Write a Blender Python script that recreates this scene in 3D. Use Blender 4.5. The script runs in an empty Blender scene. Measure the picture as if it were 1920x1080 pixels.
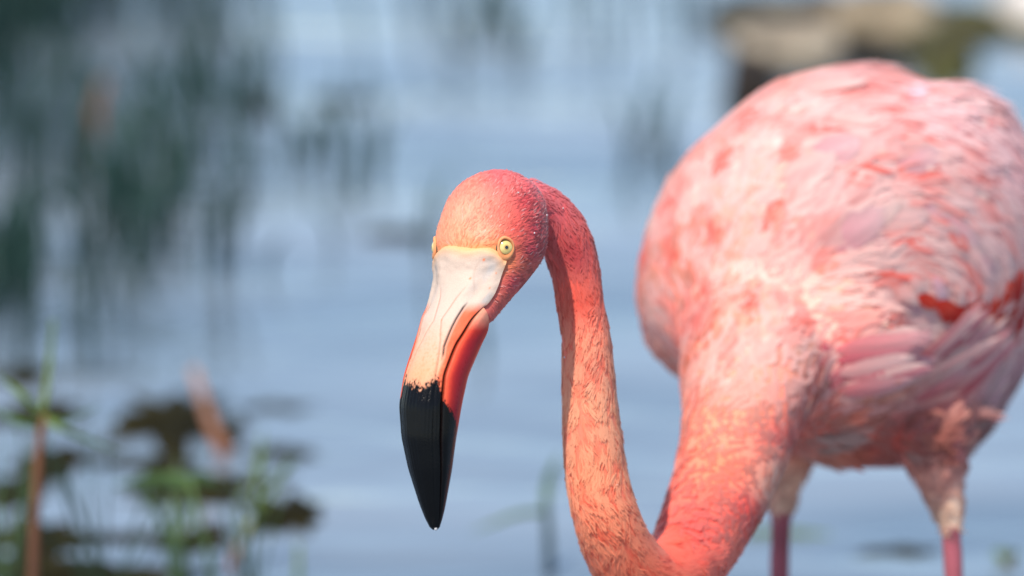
import bpy, math, random
import numpy as np
from mathutils import Matrix, Vector

random.seed(7)
rng = np.random.default_rng(7)
scene = bpy.context.scene
COL = scene.collection
rad = math.radians

# ------------------------------------------------------------------ camera
CAM_H, PITCH, LENS, SENSOR = 1.1, rad(12.0), 200.0, 36.0
FOCUS = 3.19
K = SENSOR / LENS / 1920.0                       # metres per photo pixel per metre of depth
C0 = np.array([0.0, 0.0, CAM_H])
FWD = np.array([0.0, math.cos(PITCH), -math.sin(PITCH)])
RGT = np.array([1.0, 0.0, 0.0])
UPV = np.array([0.0, math.sin(PITCH), math.cos(PITCH)])
cam_data = bpy.data.cameras.new('camera')
cam = bpy.data.objects.new('camera', cam_data)
COL.objects.link(cam)
cam.location = C0
cam.rotation_euler = (math.pi / 2 - PITCH, 0, 0)
cam_data.lens, cam_data.sensor_width = LENS, SENSOR
cam_data.clip_start, cam_data.clip_end = 0.05, 3000.0
cam_data.dof.use_dof = True
cam_data.dof.focus_distance = FOCUS
cam_data.dof.aperture_fstop = 4.1
scene.camera = cam

# ------------------------------------------------------------------ light
SUN_EL, SUN_AZ = rad(60.0), rad(-151.0)          # azimuth clockwise from +Y: behind the camera, to the left
world = bpy.data.worlds.new('World')
scene.world = world
world.use_nodes = True
wn = world.node_tree.nodes
wn.clear()
sky = wn.new('ShaderNodeTexSky')
sky.sky_type = 'NISHITA'
sky.sun_disc = False
sky.sun_elevation = SUN_EL
sky.sun_rotation = SUN_AZ
sky.air_density, sky.dust_density, sky.ozone_density = 1.0, 0.6, 1.5
bg = wn.new('ShaderNodeBackground')
bg.inputs['Strength'].default_value = 0.15
wo = wn.new('ShaderNodeOutputWorld')
world.node_tree.links.new(sky.outputs[0], bg.inputs[0])
world.node_tree.links.new(bg.outputs[0], wo.inputs[0])
sun_data = bpy.data.lights.new('sun', 'SUN')
sun_data.energy = 4.0
sun_data.angle = rad(0.5)
sun_data.color = (1.0, 0.91, 0.79)
sun = bpy.data.objects.new('sun', sun_data)
COL.objects.link(sun)
sdir = Vector((math.sin(SUN_AZ) * math.cos(SUN_EL), math.cos(SUN_AZ) * math.cos(SUN_EL), math.sin(SUN_EL)))
sun.rotation_euler = sdir.to_track_quat('Z', 'Y').to_euler()
scene.view_settings.view_transform = 'Standard'
scene.view_settings.look = 'None'
scene.view_settings.gamma = 1.0
scene.view_settings.use_curve_mapping = False
scene.view_settings.exposure = 0.42

# ------------------------------------------------------------------ helpers
def P(px, py, d):
    """World point(s) seen at photo pixel (px, py) at depth d."""
    px, py, d = (np.asarray(a, float) for a in (px, py, d))
    px, py, d = np.broadcast_arrays(px, py, d)
    return (C0 + d[..., None] * FWD + ((px - 960) * K * d)[..., None] * RGT
            - ((py - 540) * K * d)[..., None] * UPV)

def pix(w):
    r = np.asarray(w, float) - C0
    d = r @ FWD
    return 960 + (r @ RGT) / (K * d), 540 - (r @ UPV) / (K * d), d

def on_water(px, py, z=0.0):
    v = FWD + (px - 960) * K * RGT - (py - 540) * K * UPV
    return C0 + v * ((z - CAM_H) / v[2])

def lin(c):
    c = np.asarray(c, float) / 255.0
    return np.where(c <= 0.04045, c / 12.92, ((c + 0.055) / 1.055) ** 2.4)

def vnoise(p, seed=0):
    """3-D value noise in 0..1 for an (n,3) array."""
    p = np.asarray(p, float)
    i = np.floor(p).astype(np.int64)
    f = p - i
    f = f * f * (3 - 2 * f)
    def h(ix, iy, iz):
        n = (ix * 374761393 + iy * 668265263 + iz * 2147483647 + seed * 974711) & 0xFFFFFFFF
        n = ((n ^ (n >> 13)) * 1274126177) & 0xFFFFFFFF
        n = ((n ^ (n >> 15)) * 2246822519) & 0xFFFFFFFF
        return ((n ^ (n >> 16)) & 0xFFFFFF) / float(0xFFFFFF)
    out = 0
    for dx in (0, 1):
        for dy in (0, 1):
            for dz in (0, 1):
                w = ((f[:, 0] if dx else 1 - f[:, 0]) * (f[:, 1] if dy else 1 - f[:, 1]) * (f[:, 2] if dz else 1 - f[:, 2]))
                out = out + w * h(i[:, 0] + dx, i[:, 1] + dy, i[:, 2] + dz)
    return out

def fbm(p, seed=0, octaves=3):
    s, a, t = 0, 1.0, 0
    for o in range(octaves):
        s = s + a * vnoise(np.asarray(p) * 2 ** o + 17.3 * o, seed + o)
        t += a
        a *= 0.5
    return s / t

def norm(v):
    return v / np.maximum(np.linalg.norm(v, axis=-1, keepdims=True), 1e-9)

def mesh_from(name, verts, faces, cols=None, smooth=True):
    me = bpy.data.meshes.new(name)
    verts = np.asarray(verts, np.float32)
    if isinstance(faces, np.ndarray):
        nf, k = faces.shape
        me.vertices.add(len(verts))
        me.vertices.foreach_set('co', verts.ravel())
        me.loops.add(nf * k)
        me.loops.foreach_set('vertex_index', faces.astype(np.int32).ravel())
        me.polygons.add(nf)
        me.polygons.foreach_set('loop_start', np.arange(0, nf * k, k, dtype=np.int32))
        me.polygons.foreach_set('loop_total', np.full(nf, k, np.int32))
        me.update(calc_edges=True)
    else:
        me.from_pydata([tuple(v) for v in verts], [], faces)
        me.update()
    if smooth:
        me.polygons.foreach_set('use_smooth', np.ones(len(me.polygons), bool))
    if cols is not None:
        set_cols(me, cols)
    return me

def set_cols(me, cols):
    a = me.color_attributes.new('Col', 'FLOAT_COLOR', 'POINT')
    c = np.ones((len(me.vertices), 4), np.float32)
    c[:, :3] = cols
    a.data.foreach_set('color', c.ravel())

def link(name, me, mat, parent=None, **props):
    o = bpy.data.objects.new(name, me)
    COL.objects.link(o)
    if mat is not None and me is not None and not me.materials:
        me.materials.append(mat)
    if parent is not None:
        o.parent = parent
    for k, v in props.items():
        o[k] = v
    return o

def root(name, loc, label, category, group=None):
    o = bpy.data.objects.new(name, None)
    COL.objects.link(o)
    o.empty_display_size = 0.02
    o.location = loc
    o['label'], o['category'] = label, category
    if group:
        o['group'] = group
    return o

def tube(pts, radii, n=24, cap=True):
    pts, radii = np.asarray(pts, float), np.asarray(radii, float)
    t = norm(np.gradient(pts, axis=0))
    a = np.cross(t[0], [0.0, 1.0, 0.05]); a /= np.linalg.norm(a)
    rings = []
    ang = np.linspace(0, 2 * np.pi, n, endpoint=False)
    for i in range(len(pts)):
        a = a - t[i] * (a @ t[i]); a /= np.linalg.norm(a)
        b = np.cross(t[i], a)
        rings.append(pts[i] + radii[i] * (np.cos(ang)[:, None] * a + np.sin(ang)[:, None] * b))
    v = np.concatenate(rings)
    f = []
    for i in range(len(pts) - 1):
        for j in range(n):
            f.append((i * n + j, i * n + (j + 1) % n, (i + 1) * n + (j + 1) % n, (i + 1) * n + j))
    if cap:
        f.append(tuple(range(n))[::-1])
        f.append(tuple((len(pts) - 1) * n + j for j in range(n)))
    return v, f

def spline(pts, m):
    """Catmull-Rom resample of (n,k) control rows to m rows."""
    pts = np.asarray(pts, float)
    n = len(pts)
    ext = np.vstack([2 * pts[0] - pts[1], pts, 2 * pts[-1] - pts[-2]])
    u = np.linspace(0, n - 1, m)
    i = np.minimum(u.astype(int), n - 2)
    t = (u - i)[:, None]
    p0, p1, p2, p3 = ext[i], ext[i + 1], ext[i + 2], ext[i + 3]
    return 0.5 * (2 * p1 + (p2 - p0) * t + (2 * p0 - 5 * p1 + 4 * p2 - p3) * t ** 2 + (3 * p1 - p0 - 3 * p2 + p3) * t ** 3)

def smooth_interp(x, xs, ys):
    """Interpolate with light smoothing so that outlines have no kinks."""
    d = 6.0
    return (np.interp(x - 2 * d, xs, ys) + 2 * np.interp(x - d, xs, ys) + 3 * np.interp(x, xs, ys)
            + 2 * np.interp(x + d, xs, ys) + np.interp(x + 2 * d, xs, ys)) / 9.0

# ------------------------------------------------------------------ materials
def new_mat(name):
    m = bpy.data.materials.new(name)
    m.use_nodes = True
    nt = m.node_tree
    bsdf = nt.nodes['Principled BSDF']
    return m, nt, bsdf

def node(nt, kind, **kw):
    n = nt.nodes.new(kind)
    for k, v in kw.items():
        setattr(n, k, v)
    return n

def attr_mat(name, rough, spec=0.5, sheen=0.0, translucent=0.0, noise_scale=0, noise_amt=0.0, bump=0.0, coat=0.0, aniso=None):
    m, nt, b = new_mat(name)
    at = node(nt, 'ShaderNodeAttribute', attribute_name='Col')
    col = at.outputs['Color']
    if noise_scale:
        tc = node(nt, 'ShaderNodeTexCoord')
        nz = node(nt, 'ShaderNodeTexNoise')
        nz.inputs['Scale'].default_value = noise_scale
        nz.inputs['Detail'].default_value = 5
        nt.links.new(tc.outputs['Object'], nz.inputs['Vector'])
        if noise_amt:
            mp = node(nt, 'ShaderNodeMapRange')
            mp.inputs['From Min'].default_value, mp.inputs['From Max'].default_value = 0.25, 0.75
            mp.inputs['To Min'].default_value, mp.inputs['To Max'].default_value = 1 - noise_amt, 1 + noise_amt
            nt.links.new(nz.outputs['Fac'], mp.inputs['Value'])
            mx = node(nt, 'ShaderNodeMix', data_type='RGBA', blend_type='MULTIPLY')
            mx.inputs[0].default_value = 1
            nt.links.new(col, mx.inputs[6])
            nt.links.new(mp.outputs[0], mx.inputs[7])
            col = mx.outputs[2]
        if bump:
            bp = node(nt, 'ShaderNodeBump')
            bp.inputs['Strength'].default_value = 1.0
            bp.inputs['Distance'].default_value = bump
            nt.links.new(nz.outputs['Fac'], bp.inputs['Height'])
            nt.links.new(bp.outputs[0], b.inputs['Normal'])
    nt.links.new(col, b.inputs['Base Color'])
    b.inputs['Roughness'].default_value = rough
    b.inputs['Specular IOR Level'].default_value = spec
    b.inputs['Sheen Weight'].default_value = sheen
    b.inputs['Coat Weight'].default_value = coat
    b.inputs['Coat Roughness'].default_value = 0.12
    if translucent:
        tr = node(nt, 'ShaderNodeBsdfTranslucent')
        nt.links.new(col, tr.inputs['Color'])
        ms = node(nt, 'ShaderNodeMixShader')
        ms.inputs[0].default_value = translucent
        out = nt.nodes['Material Output']
        nt.links.new(b.outputs[0], ms.inputs[1])
        nt.links.new(tr.outputs[0], ms.inputs[2])
        nt.links.new(ms.outputs[0], out.inputs['Surface'])
    return m

def water_mat():
    m, nt, b = new_mat('lake_water')
    tc = node(nt, 'ShaderNodeTexCoord')
    mp = node(nt, 'ShaderNodeMapping')
    mp.inputs['Scale'].default_value = (1.0, 2.2, 1.0)
    nt.links.new(tc.outputs['Object'], mp.inputs['Vector'])
    n1 = node(nt, 'ShaderNodeTexNoise'); n1.inputs['Scale'].default_value = 5.0; n1.inputs['Detail'].default_value = 3
    n1.inputs['Distortion'].default_value = 0.6
    n2 = node(nt, 'ShaderNodeTexNoise'); n2.inputs['Scale'].default_value = 1.3; n2.inputs['Detail'].default_value = 2
    nt.links.new(mp.outputs[0], n1.inputs['Vector'])
    nt.links.new(mp.outputs[0], n2.inputs['Vector'])
    b1 = node(nt, 'ShaderNodeBump'); b1.inputs['Distance'].default_value = 0.004; b1.inputs['Strength'].default_value = 1
    b2 = node(nt, 'ShaderNodeBump'); b2.inputs['Distance'].default_value = 0.014; b2.inputs['Strength'].default_value = 1
    nt.links.new(n2.outputs['Fac'], b2.inputs['Height'])
    nt.links.new(n1.outputs['Fac'], b1.inputs['Height'])
    nt.links.new(b2.outputs[0], b1.inputs['Normal'])
    nt.links.new(b1.outputs[0], b.inputs['Normal'])
    cr = node(nt, 'ShaderNodeValToRGB')
    cr.color_ramp.elements[0].position, cr.color_ramp.elements[0].color = 0.38, (0.105, 0.145, 0.185, 1)
    cr.color_ramp.elements[1].position, cr.color_ramp.elements[1].color = 0.62, (0.19, 0.23, 0.27, 1)
    nt.links.new(n2.outputs['Fac'], cr.inputs['Fac'])
    nt.links.new(cr.outputs[0], b.inputs['Base Color'])
    b.inputs['Roughness'].default_value = 0.05
    b.inputs['IOR'].default_value = 1.6
    return m

M_WATER = water_mat()
M_FEATHER = attr_mat('pink_feather', 0.75, 0.1, 0.15, 0.45)
M_FINE = attr_mat('fine_wet_feather', 0.42, 0.4, 0.1, 0.12)
M_SKIN = attr_mat('bird_skin', 0.7, 0.3, 0.1, 0, 900, 0.12)
M_BILL = attr_mat('bill_horn', 0.22, 0.17, 0, 0, 1400, 0.08, 0.00015, 0.0)
def rough_by_value(m, lo, hi):
    nt = m.node_tree
    b = nt.nodes['Principled BSDF']
    bw = node(nt, 'ShaderNodeRGBToBW'); mp = node(nt, 'ShaderNodeMapRange')
    nt.links.new(b.inputs['Base Color'].links[0].from_socket, bw.inputs[0])
    nt.links.new(bw.outputs[0], mp.inputs['Value'])
    mp.inputs['From Min'].default_value, mp.inputs['From Max'].default_value = 0.02, 0.18
    mp.inputs['To Min'].default_value, mp.inputs['To Max'].default_value = lo, hi
    nt.links.new(mp.outputs[0], b.inputs['Roughness'])
rough_by_value(M_BILL, 0.17, 0.5)
M_EYE = attr_mat('eye_iris', 0.06, 0.6, 0, 0, 2600, 0.10, 0, 0.8)
M_LEAF = attr_mat('green_blade', 0.5, 0.4, 0, 0.25, 60, 0.25)
M_REFLECTION = attr_mat('dark_reflection', 0.85, 0.06, 0, 0, 40, 0.4, 0.004)  # matte dark surface for the painted water reflections
M_ROCK = attr_mat('limestone', 0.85, 0.3, 0, 0, 16, 0.5, 0.01)

# ================================================================== SETTING
S = 400.0
water = link('water', mesh_from('water', [(-S, -S, 0), (S, -S, 0), (S, S * 2, 0), (-S, S * 2, 0)], [(0, 1, 2, 3)]), M_WATER, kind='structure')

# ================================================================== FLAMINGO
HP = rad(35.0)                                   # the head is turned this far from the camera
# outline of head and bill in the median plane: photo row, left edge, right edge
HEAD_ROWS = np.array([
    (318, 921, 950), (325, 892, 974), (345, 858, 1006), (375, 835, 1024), (410, 822, 1030), (440, 814, 1030),
    (470, 810, 1026), (490, 810, 1018), (520, 811, 996), (545, 807, 975), (570, 801, 952), (600, 790, 927),
    (640, 778, 906), (670, 768, 893), (705, 757, 878), (760, 748, 866), (820, 752, 856), (880, 765, 848),
    (945, 786, 836), (975, 798, 830), (988, 805, 826), (994, 812, 820)], float)
DH = 3.20

def head_c(y):
    l, r = smooth_interp(y, HEAD_ROWS[:, 0], HEAD_ROWS[:, 1]), smooth_interp(y, HEAD_ROWS[:, 0], HEAD_ROWS[:, 2])
    # ends stay closed
    le, re = np.interp(y, HEAD_ROWS[:, 0], HEAD_ROWS[:, 1]), np.interp(y, HEAD_ROWS[:, 0], HEAD_ROWS[:, 2])
    w = np.clip(np.minimum((y - 320) / 30, (992 - y) / 14), 0, 1)
    l, r = le + (l - le) * w, re + (r - re) * w
    c = 0.5 * (l + r)
    depth = DH - K * DH * (913 - c) / math.tan(HP)
    return c, 0.5 * (r - l), depth

def head_pt(th, y, rho=1.0):
    """Point on the head and bill surface: th = angle from the bill ridge towards the bird's left."""
    th, y, rho = np.broadcast_arrays(np.asarray(th, float), np.asarray(y, float), np.asarray(rho, float))
    c, hw, dep = head_c(y)
    return P(c + hw * rho * np.sin(th - HP), y, dep - hw * rho * np.cos(th - HP) * K * DH)

G_Y = np.array([560, 578, 610, 650, 702, 744, 828, 942, 994.0])
G_T = np.radians([61, 59, 56, 49, 49.5, 55, 62, 71, 78])
def gape(y): return smooth_interp(y, G_Y, G_T)
U_Y = np.array([455, 493, 510, 530, 553, 572, 592, 610, 650, 702, 744, 828, 942, 994.0])
U_T = np.radians([56, 56, 57, 60, 65, 66, 58.5, 56, 49, 49.5, 55, 62, 71, 78])
def upper_edge(y): return smooth_interp(y, U_Y, U_T)

flam = root('flamingo', tuple(on_water(1640, 1605)), 'pink flamingo with a black tipped bill, bending its neck low over the water', 'flamingo')
RT = np.array(flam.location)

# ---- body, neck, head and legs as one surface
def stack(rows, A, B, yaw, dep, n=64, steps=70):
    """Closed loft through horizontal ellipses; A and B scale the axis along and across the body."""
    rows = np.asarray(rows, float)
    y = rows[0, 0] + (rows[-1, 0] - rows[0, 0]) * (0.5 - 0.5 * np.cos(np.linspace(0, np.pi, steps)))
    l, r = np.interp(y, rows[:, 0], rows[:, 1]), np.interp(y, rows[:, 0], rows[:, 2])
    v = []
    ang = np.linspace(0, 2 * np.pi, n, endpoint=False)
    s = math.hypot(A * math.sin(yaw), B * math.cos(yaw))
    for yy, ll, rr in zip(y, l, r):
        c, hw = 0.5 * (ll + rr), 0.5 * (rr - ll)
        a, b = A / s * hw, B / s * hw
        fx, fd = -math.sin(yaw), -math.cos(yaw)
        lx, ld = math.cos(yaw), -math.sin(yaw)
        x = c + a * np.cos(ang) * fx + b * np.sin(ang) * lx
        d = dep + (a * np.cos(ang) * fd + b * np.sin(ang) * ld) * K * dep
        v.append(P(x, np.full(n, yy), d))
    f = []
    for i in range(steps - 1):
        for j in range(n):
            f.append((i * n + j, i * n + (j + 1) % n, (i + 1) * n + (j + 1) % n, (i + 1) * n + j))
    f.append(tuple(range(n))[::-1]); f.append(tuple((steps - 1) * n + j for j in range(n)))
    return np.concatenate(v), f

BODY_ROWS = [(122, 1575, 1640), (128, 1540, 1668), (142, 1486, 1704), (162, 1434, 1756), (200, 1384, 1826), (244, 1336, 1886), (300, 1278, 1944),
             (370, 1233, 1962), (450, 1206, 1972), (540, 1192, 1966), (590, 1198, 1956), (640, 1212, 1942), (680, 1236, 1926),
             (720, 1290, 1908), (760, 1350, 1888), (800, 1420, 1866), (835, 1470, 1838), (860, 1505, 1800), (874, 1550, 1720)]
DB = 3.62
BYAW = rad(42)
parts = [stack(BODY_ROWS, 1.2, 0.9, BYAW, DB)]
fill = []
for yy_ in np.linspace(510, 850, 40):
    q_ = math.sqrt(max(0.0, 1 - ((yy_ - 680) / 171) ** 2))
    fill.append((yy_, 1528 - 158 * q_ - 1, 1528 + 158 * q_ + 1))
parts.append(stack(fill, 1.0, 1.0, 0.0, 3.515))
wing = []
for yy_ in np.linspace(150, 640, 40):
    q_ = math.sqrt(max(0.0, 1 - ((yy_ - 395) / 247) ** 2))
    cx_ = 1785 + 0.06 * (yy_ - 395)
    wing.append((yy_, cx_ - 178 * q_ - 1, cx_ + 178 * q_ + 1))
parts.append(stack(wing, 1.5, 0.85, BYAW, 3.60))
NECK = [(975, 372, 3.225, 40), (1018, 396, 3.238, 47), (1055, 440, 3.245, 49), (1078, 505, 3.25, 46), (1088, 570, 3.25, 44),
        (1099, 640, 3.25, 46), (1106, 760, 3.255, 52), (1116, 870, 3.26, 57), (1134, 960, 3.265, 61), (1166, 1040, 3.28, 66),
        (1215, 1088, 3.30, 70), (1280, 1055, 3.335, 76), (1328, 970, 3.37, 88), (1362, 885, 3.40, 98), (1388, 790, 3.44, 113),
        (1412, 690, 3.48, 140), (1450, 610, 3.56, 150), (1500, 540, 3.64, 130)]
nk = spline(NECK, 90)
NECK_P = P(nk[:, 0], nk[:, 1], nk[:, 2])
NECK_R = nk[:, 3] * K * nk[:, 2]
parts.append(tube(NECK_P, NECK_R, 40))
# head (feathered part, running on inside the bill)
yy = 318 + (640 - 318) * (0.5 - 0.5 * np.cos(np.linspace(0, np.pi, 50)))
ang = np.linspace(0, 2 * np.pi, 64, endpoint=False)
hv, hf = [], []
for i, y in enumerate(yy):
    skin = np.clip((y - 455) / 25, 0, 1)
    front = 0.5 + 0.5 * np.cos(np.clip((np.abs(((ang + np.pi) % (2 * np.pi)) - np.pi) - rad(48)) / rad(34), 0, 1) * np.pi)
    hv.append(head_pt(ang, y, 0.975 - 0.07 * skin * front - 0.5 * np.clip((y - 600) / 40, 0, 1)))
    if i:
        for j in range(64):
            hf.append(((i - 1) * 64 + j, (i - 1) * 64 + (j + 1) % 64, i * 64 + (j + 1) % 64, i * 64 + j))
hf.append(tuple(range(64))[::-1]); hf.append(tuple(49 * 64 + j for j in range(64)))
parts.append((np.concatenate(hv), hf))
LEG_A = [(1490, 800, 3.66, 62), (1478, 865, 3.66, 44), (1470, 920, 3.66, 31), (1466, 955, 3.66, 25), (1464, 985, 3.66, 20), (1462, 1080, 3.66, 19),
         (1461, 1300, 3.66, 18), (1461, 1370, 3.66, 24), (1461, 1440, 3.66, 17), (1462, 1900, 3.66, 15)]
LEG_B = [(1745, 790, 3.56, 95), (1757, 865, 3.56, 62), (1768, 915, 3.56, 42), (1778, 960, 3.56, 29), (1782, 988, 3.56, 22), (1784, 1010, 3.56, 20), (1788, 1080, 3.56, 19),
         (1794, 1300, 3.56, 18), (1796, 1370, 3.56, 25), (1798, 1440, 3.56, 17), (1806, 1900, 3.56, 15)]
for L in (LEG_A, LEG_B):
    s = spline(L, 60)
    parts.append(tube(P(s[:, 0], s[:, 1], s[:, 2]), s[:, 3] * K * s[:, 2], 20))
av, af, off = [], [], 0
for v, f in parts:
    av.append(v); af += [tuple(k + off for k in q) for q in f]; off += len(v)
raw = mesh_from('raw', np.concatenate(av), af)
tmp = bpy.data.objects.new('tmp', raw); COL.objects.link(tmp)
r_ = tmp.modifiers.new('r', 'REMESH'); r_.mode = 'VOXEL'; r_.voxel_size = 0.0020
s_ = tmp.modifiers.new('s', 'SMOOTH'); s_.iterations = 14; s_.factor = 0.5
body_me = bpy.data.meshes.new_from_object(tmp.evaluated_get(bpy.context.evaluated_depsgraph_get()))
bpy.data.objects.remove(tmp); bpy.data.meshes.remove(raw)
vg_me = body_me
tmp = bpy.data.objects.new('tmp', vg_me); COL.objects.link(tmp)
nv0 = len(vg_me.vertices)
q0 = np.empty(nv0 * 3, np.float32); vg_me.vertices.foreach_get('co', q0)
qx, qy, qd = pix(q0.reshape(-1, 3))
vg = tmp.vertex_groups.new(name='soft')
vg.add([int(i) for i in np.where((qd > 3.36) & (qy < 850) & (qx > 1180))[0]], 1.0, 'REPLACE')
s_ = tmp.modifiers.new('s', 'SMOOTH'); s_.iterations = 160; s_.factor = 0.5; s_.vertex_group = 'soft'
body_me = bpy.data.meshes.new_from_object(tmp.evaluated_get(bpy.context.evaluated_depsgraph_get()))
bpy.data.objects.remove(tmp); bpy.data.meshes.remove(vg_me)
body_me.name = 'body'
nv = len(body_me.vertices)
BV = np.empty(nv * 3, np.float32); body_me.vertices.foreach_get('co', BV); BV = BV.reshape(-1, 3).astype(float)
BN = np.empty(nv * 3, np.float32); body_me.vertex_normals.foreach_get('vector', BN); BN = BN.reshape(-1, 3).astype(float)

# ---- plumage colour, partly painted light and shade, and feather direction over the bird
COLOR_PTS = [  # photo column, row, colour, region: plumage colour with some shade, shadow and sky tint painted in
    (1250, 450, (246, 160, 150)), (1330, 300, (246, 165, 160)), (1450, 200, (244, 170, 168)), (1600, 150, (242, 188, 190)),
    (1750, 180, (236, 190, 204)), (1880, 280, (230, 178, 200)), (1500, 400, (250, 192, 184)), (1650, 330, (248, 182, 178)),  # lavender is skylight tint painted into the plumage
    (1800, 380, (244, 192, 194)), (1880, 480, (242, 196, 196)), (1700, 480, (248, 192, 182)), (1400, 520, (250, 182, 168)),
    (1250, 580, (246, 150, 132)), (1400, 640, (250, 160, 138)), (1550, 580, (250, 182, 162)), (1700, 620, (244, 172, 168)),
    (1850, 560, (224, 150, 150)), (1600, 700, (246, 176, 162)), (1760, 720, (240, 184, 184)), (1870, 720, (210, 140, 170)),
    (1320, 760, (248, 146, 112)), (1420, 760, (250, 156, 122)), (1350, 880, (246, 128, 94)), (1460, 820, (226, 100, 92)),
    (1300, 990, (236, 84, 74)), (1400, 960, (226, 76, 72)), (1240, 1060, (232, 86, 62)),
    (1560, 810, (226, 104, 84)), (1680, 830, (192, 78, 64)), (1800, 820, (172, 80, 84)), (1750, 850, (172, 76, 66)), (1600, 866, (214, 84, 66)),  # belly and thigh top darkened to paint in the underside's shade
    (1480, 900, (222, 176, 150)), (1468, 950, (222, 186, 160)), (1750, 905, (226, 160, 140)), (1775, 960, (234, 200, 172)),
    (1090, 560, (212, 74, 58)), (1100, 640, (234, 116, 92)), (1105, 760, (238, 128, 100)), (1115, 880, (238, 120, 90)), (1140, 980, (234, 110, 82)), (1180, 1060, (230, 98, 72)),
    (1070, 470, (198, 62, 66)), (1030, 400, (206, 84, 92)), (1010, 350, (222, 110, 116)),  # crimson of the upper neck includes the painted shadow of the head
    (935, 330, (224, 104, 104)), (870, 400, (246, 162, 132)), (860, 360, (242, 138, 116)), (900, 440, (250, 170, 140)), (840, 450, (246, 156, 124)), (930, 400, (234, 106, 88)), (965, 430, (222, 84, 76)), (985, 380, (198, 62, 70)),  # front crown painted in its sunlit peach
    (990, 470, (176, 54, 72)), (1000, 430, (178, 52, 70)), (960, 530, (192, 68, 80)), (930, 590, (206, 92, 88)), (900, 475, (248, 152, 70)), (840, 475, (246, 150, 80)), (930, 480, (248, 160, 80)),  # cheek crimson is partly own colour, partly painted shade
]
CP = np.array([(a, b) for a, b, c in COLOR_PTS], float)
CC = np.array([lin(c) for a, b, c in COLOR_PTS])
FLOW = np.array([
    (1250, 450, -.1, -1), (1230, 600, -.15, -1), (1350, 300, .5, -.8), (1450, 200, .8, -.6), (1600, 150, 1, -.2), (1640, 220, 1, -.6), (1620, 280, 1, -.7),
    (1690, 240, 1, -.2), (1740, 300, 1, .1), (1850, 250, 1, .35), (1750, 410, 1, .45), (1700, 400, 1, .2), (1600, 360, 1, -.45), (1480, 450, .45, -.9),
    (1400, 550, .1, -1), (1850, 480, .45, 1), (1900, 560, .3, 1), (1800, 560, .6, .8), (1700, 550, 1, .35), (1560, 560, .9, -.2), (1600, 640, 1, -.1), (1600, 700, 1, -.3),
    (1750, 690, 1, -.55), (1860, 680, .9, -.7), (1560, 820, 1, -.15), (1680, 840, 1, -.2), (1800, 800, .75, -.65), (1480, 800, .5, -.85), (1400, 760, .1, -1),
    (1330, 800, 0, -1), (1360, 930, .4, -.9), (1300, 1010, .7, -.6), (1470, 930, -.05, 1), (1770, 930, .1, 1), (1880, 780, .6, -.8)], float)

def idw(px, py, pts, vals, p=3.0, soft=18.0):
    w = 1.0 / (np.sqrt((px[:, None] - pts[None, :, 0]) ** 2 + (py[:, None] - pts[None, :, 1]) ** 2) + soft) ** p
    w /= w.sum(1, keepdims=True)
    return w @ vals

def region(w):
    """0 body, 1 neck, 2 head, 3 bare leg."""
    px, py, d = pix(w)
    rel = w[:, None, :] - NECK_P[None, :, :]
    dist = np.linalg.norm(rel, axis=2) - NECK_R[None, :] * 1.0
    i = dist.argmin(1)
    reg = np.zeros(len(w), int)
    reg[(dist[np.arange(len(w)), i] < 0.010) & (i < 58 + 14 * (fbm(w * 60, 88, 2) - .5))] = 1
    hc, hhw, hdep = head_c(np.clip(py, 319, 640))
    hr = np.hypot(px - hc, (d - hdep) / (K * DH)) / np.maximum(hhw, 1)
    reg[(px < 1045) & (py < 660) & (d < 3.27) & ((hr < 1.06) | (px < 985)) & (py > 300)] = 2
    jl = 26 * (fbm(w * 160, 91, 2) - .5) + 40 * np.clip(w[:, 1] * 0, 0, 0)
    reg[(py + jl > 962) & (px > 1435) & (px < 1600)] = 3
    reg[(py + jl > 988) & (px > 1700)] = 3
    return reg, i, px, py, d

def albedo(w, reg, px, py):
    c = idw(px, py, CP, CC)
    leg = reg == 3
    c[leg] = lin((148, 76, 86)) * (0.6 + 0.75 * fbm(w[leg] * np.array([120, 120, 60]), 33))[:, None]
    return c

reg, ni, bpx, bpy_, bd = [], [], [], [], []
for a in range(0, nv, 40000):
    o = region(BV[a:a + 40000])
    for l_, x in zip((reg, ni, bpx, bpy_, bd), o): l_.append(x)
reg, ni, bpx, bpy_, bd = (np.concatenate(x) for x in (reg, ni, bpx, bpy_, bd))
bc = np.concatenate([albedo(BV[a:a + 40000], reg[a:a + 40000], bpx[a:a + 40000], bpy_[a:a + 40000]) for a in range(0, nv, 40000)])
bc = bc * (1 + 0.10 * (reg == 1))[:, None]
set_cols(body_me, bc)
body_me.vertices.foreach_set('co', (BV - RT).astype(np.float32).ravel())
body_me.polygons.foreach_set('use_smooth', np.ones(len(body_me.polygons), bool))
body_me.update()
link('body', body_me, M_SKIN, flam)

# ---- feathers
me = body_me
me.calc_loop_triangles()
TRI = np.empty(len(me.loop_triangles) * 3, np.int32); me.loop_triangles.foreach_get('vertices', TRI); TRI = TRI.reshape(-1, 3)
ta = 0.5 * np.linalg.norm(np.cross(BV[TRI[:, 1]] - BV[TRI[:, 0]], BV[TRI[:, 2]] - BV[TRI[:, 0]]), axis=1)
treg = reg[TRI[:, 0]]

def scatter(mask, density):
    idx = np.where(mask)[0]
    n = int(ta[idx].sum() * density)
    t = rng.choice(idx, n, p=ta[idx] / ta[idx].sum())
    u = rng.random((n, 2)); s = u.sum(1) > 1; u[s] = 1 - u[s]
    a, b = u[:, :1], u[:, 1:]
    tri = TRI[t]
    p = BV[tri[:, 0]] * (1 - a - b) + BV[tri[:, 1]] * a + BV[tri[:, 2]] * b
    nn = norm(BN[tri[:, 0]] * (1 - a - b) + BN[tri[:, 1]] * a + BN[tri[:, 2]] * b)
    return p, nn

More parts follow.
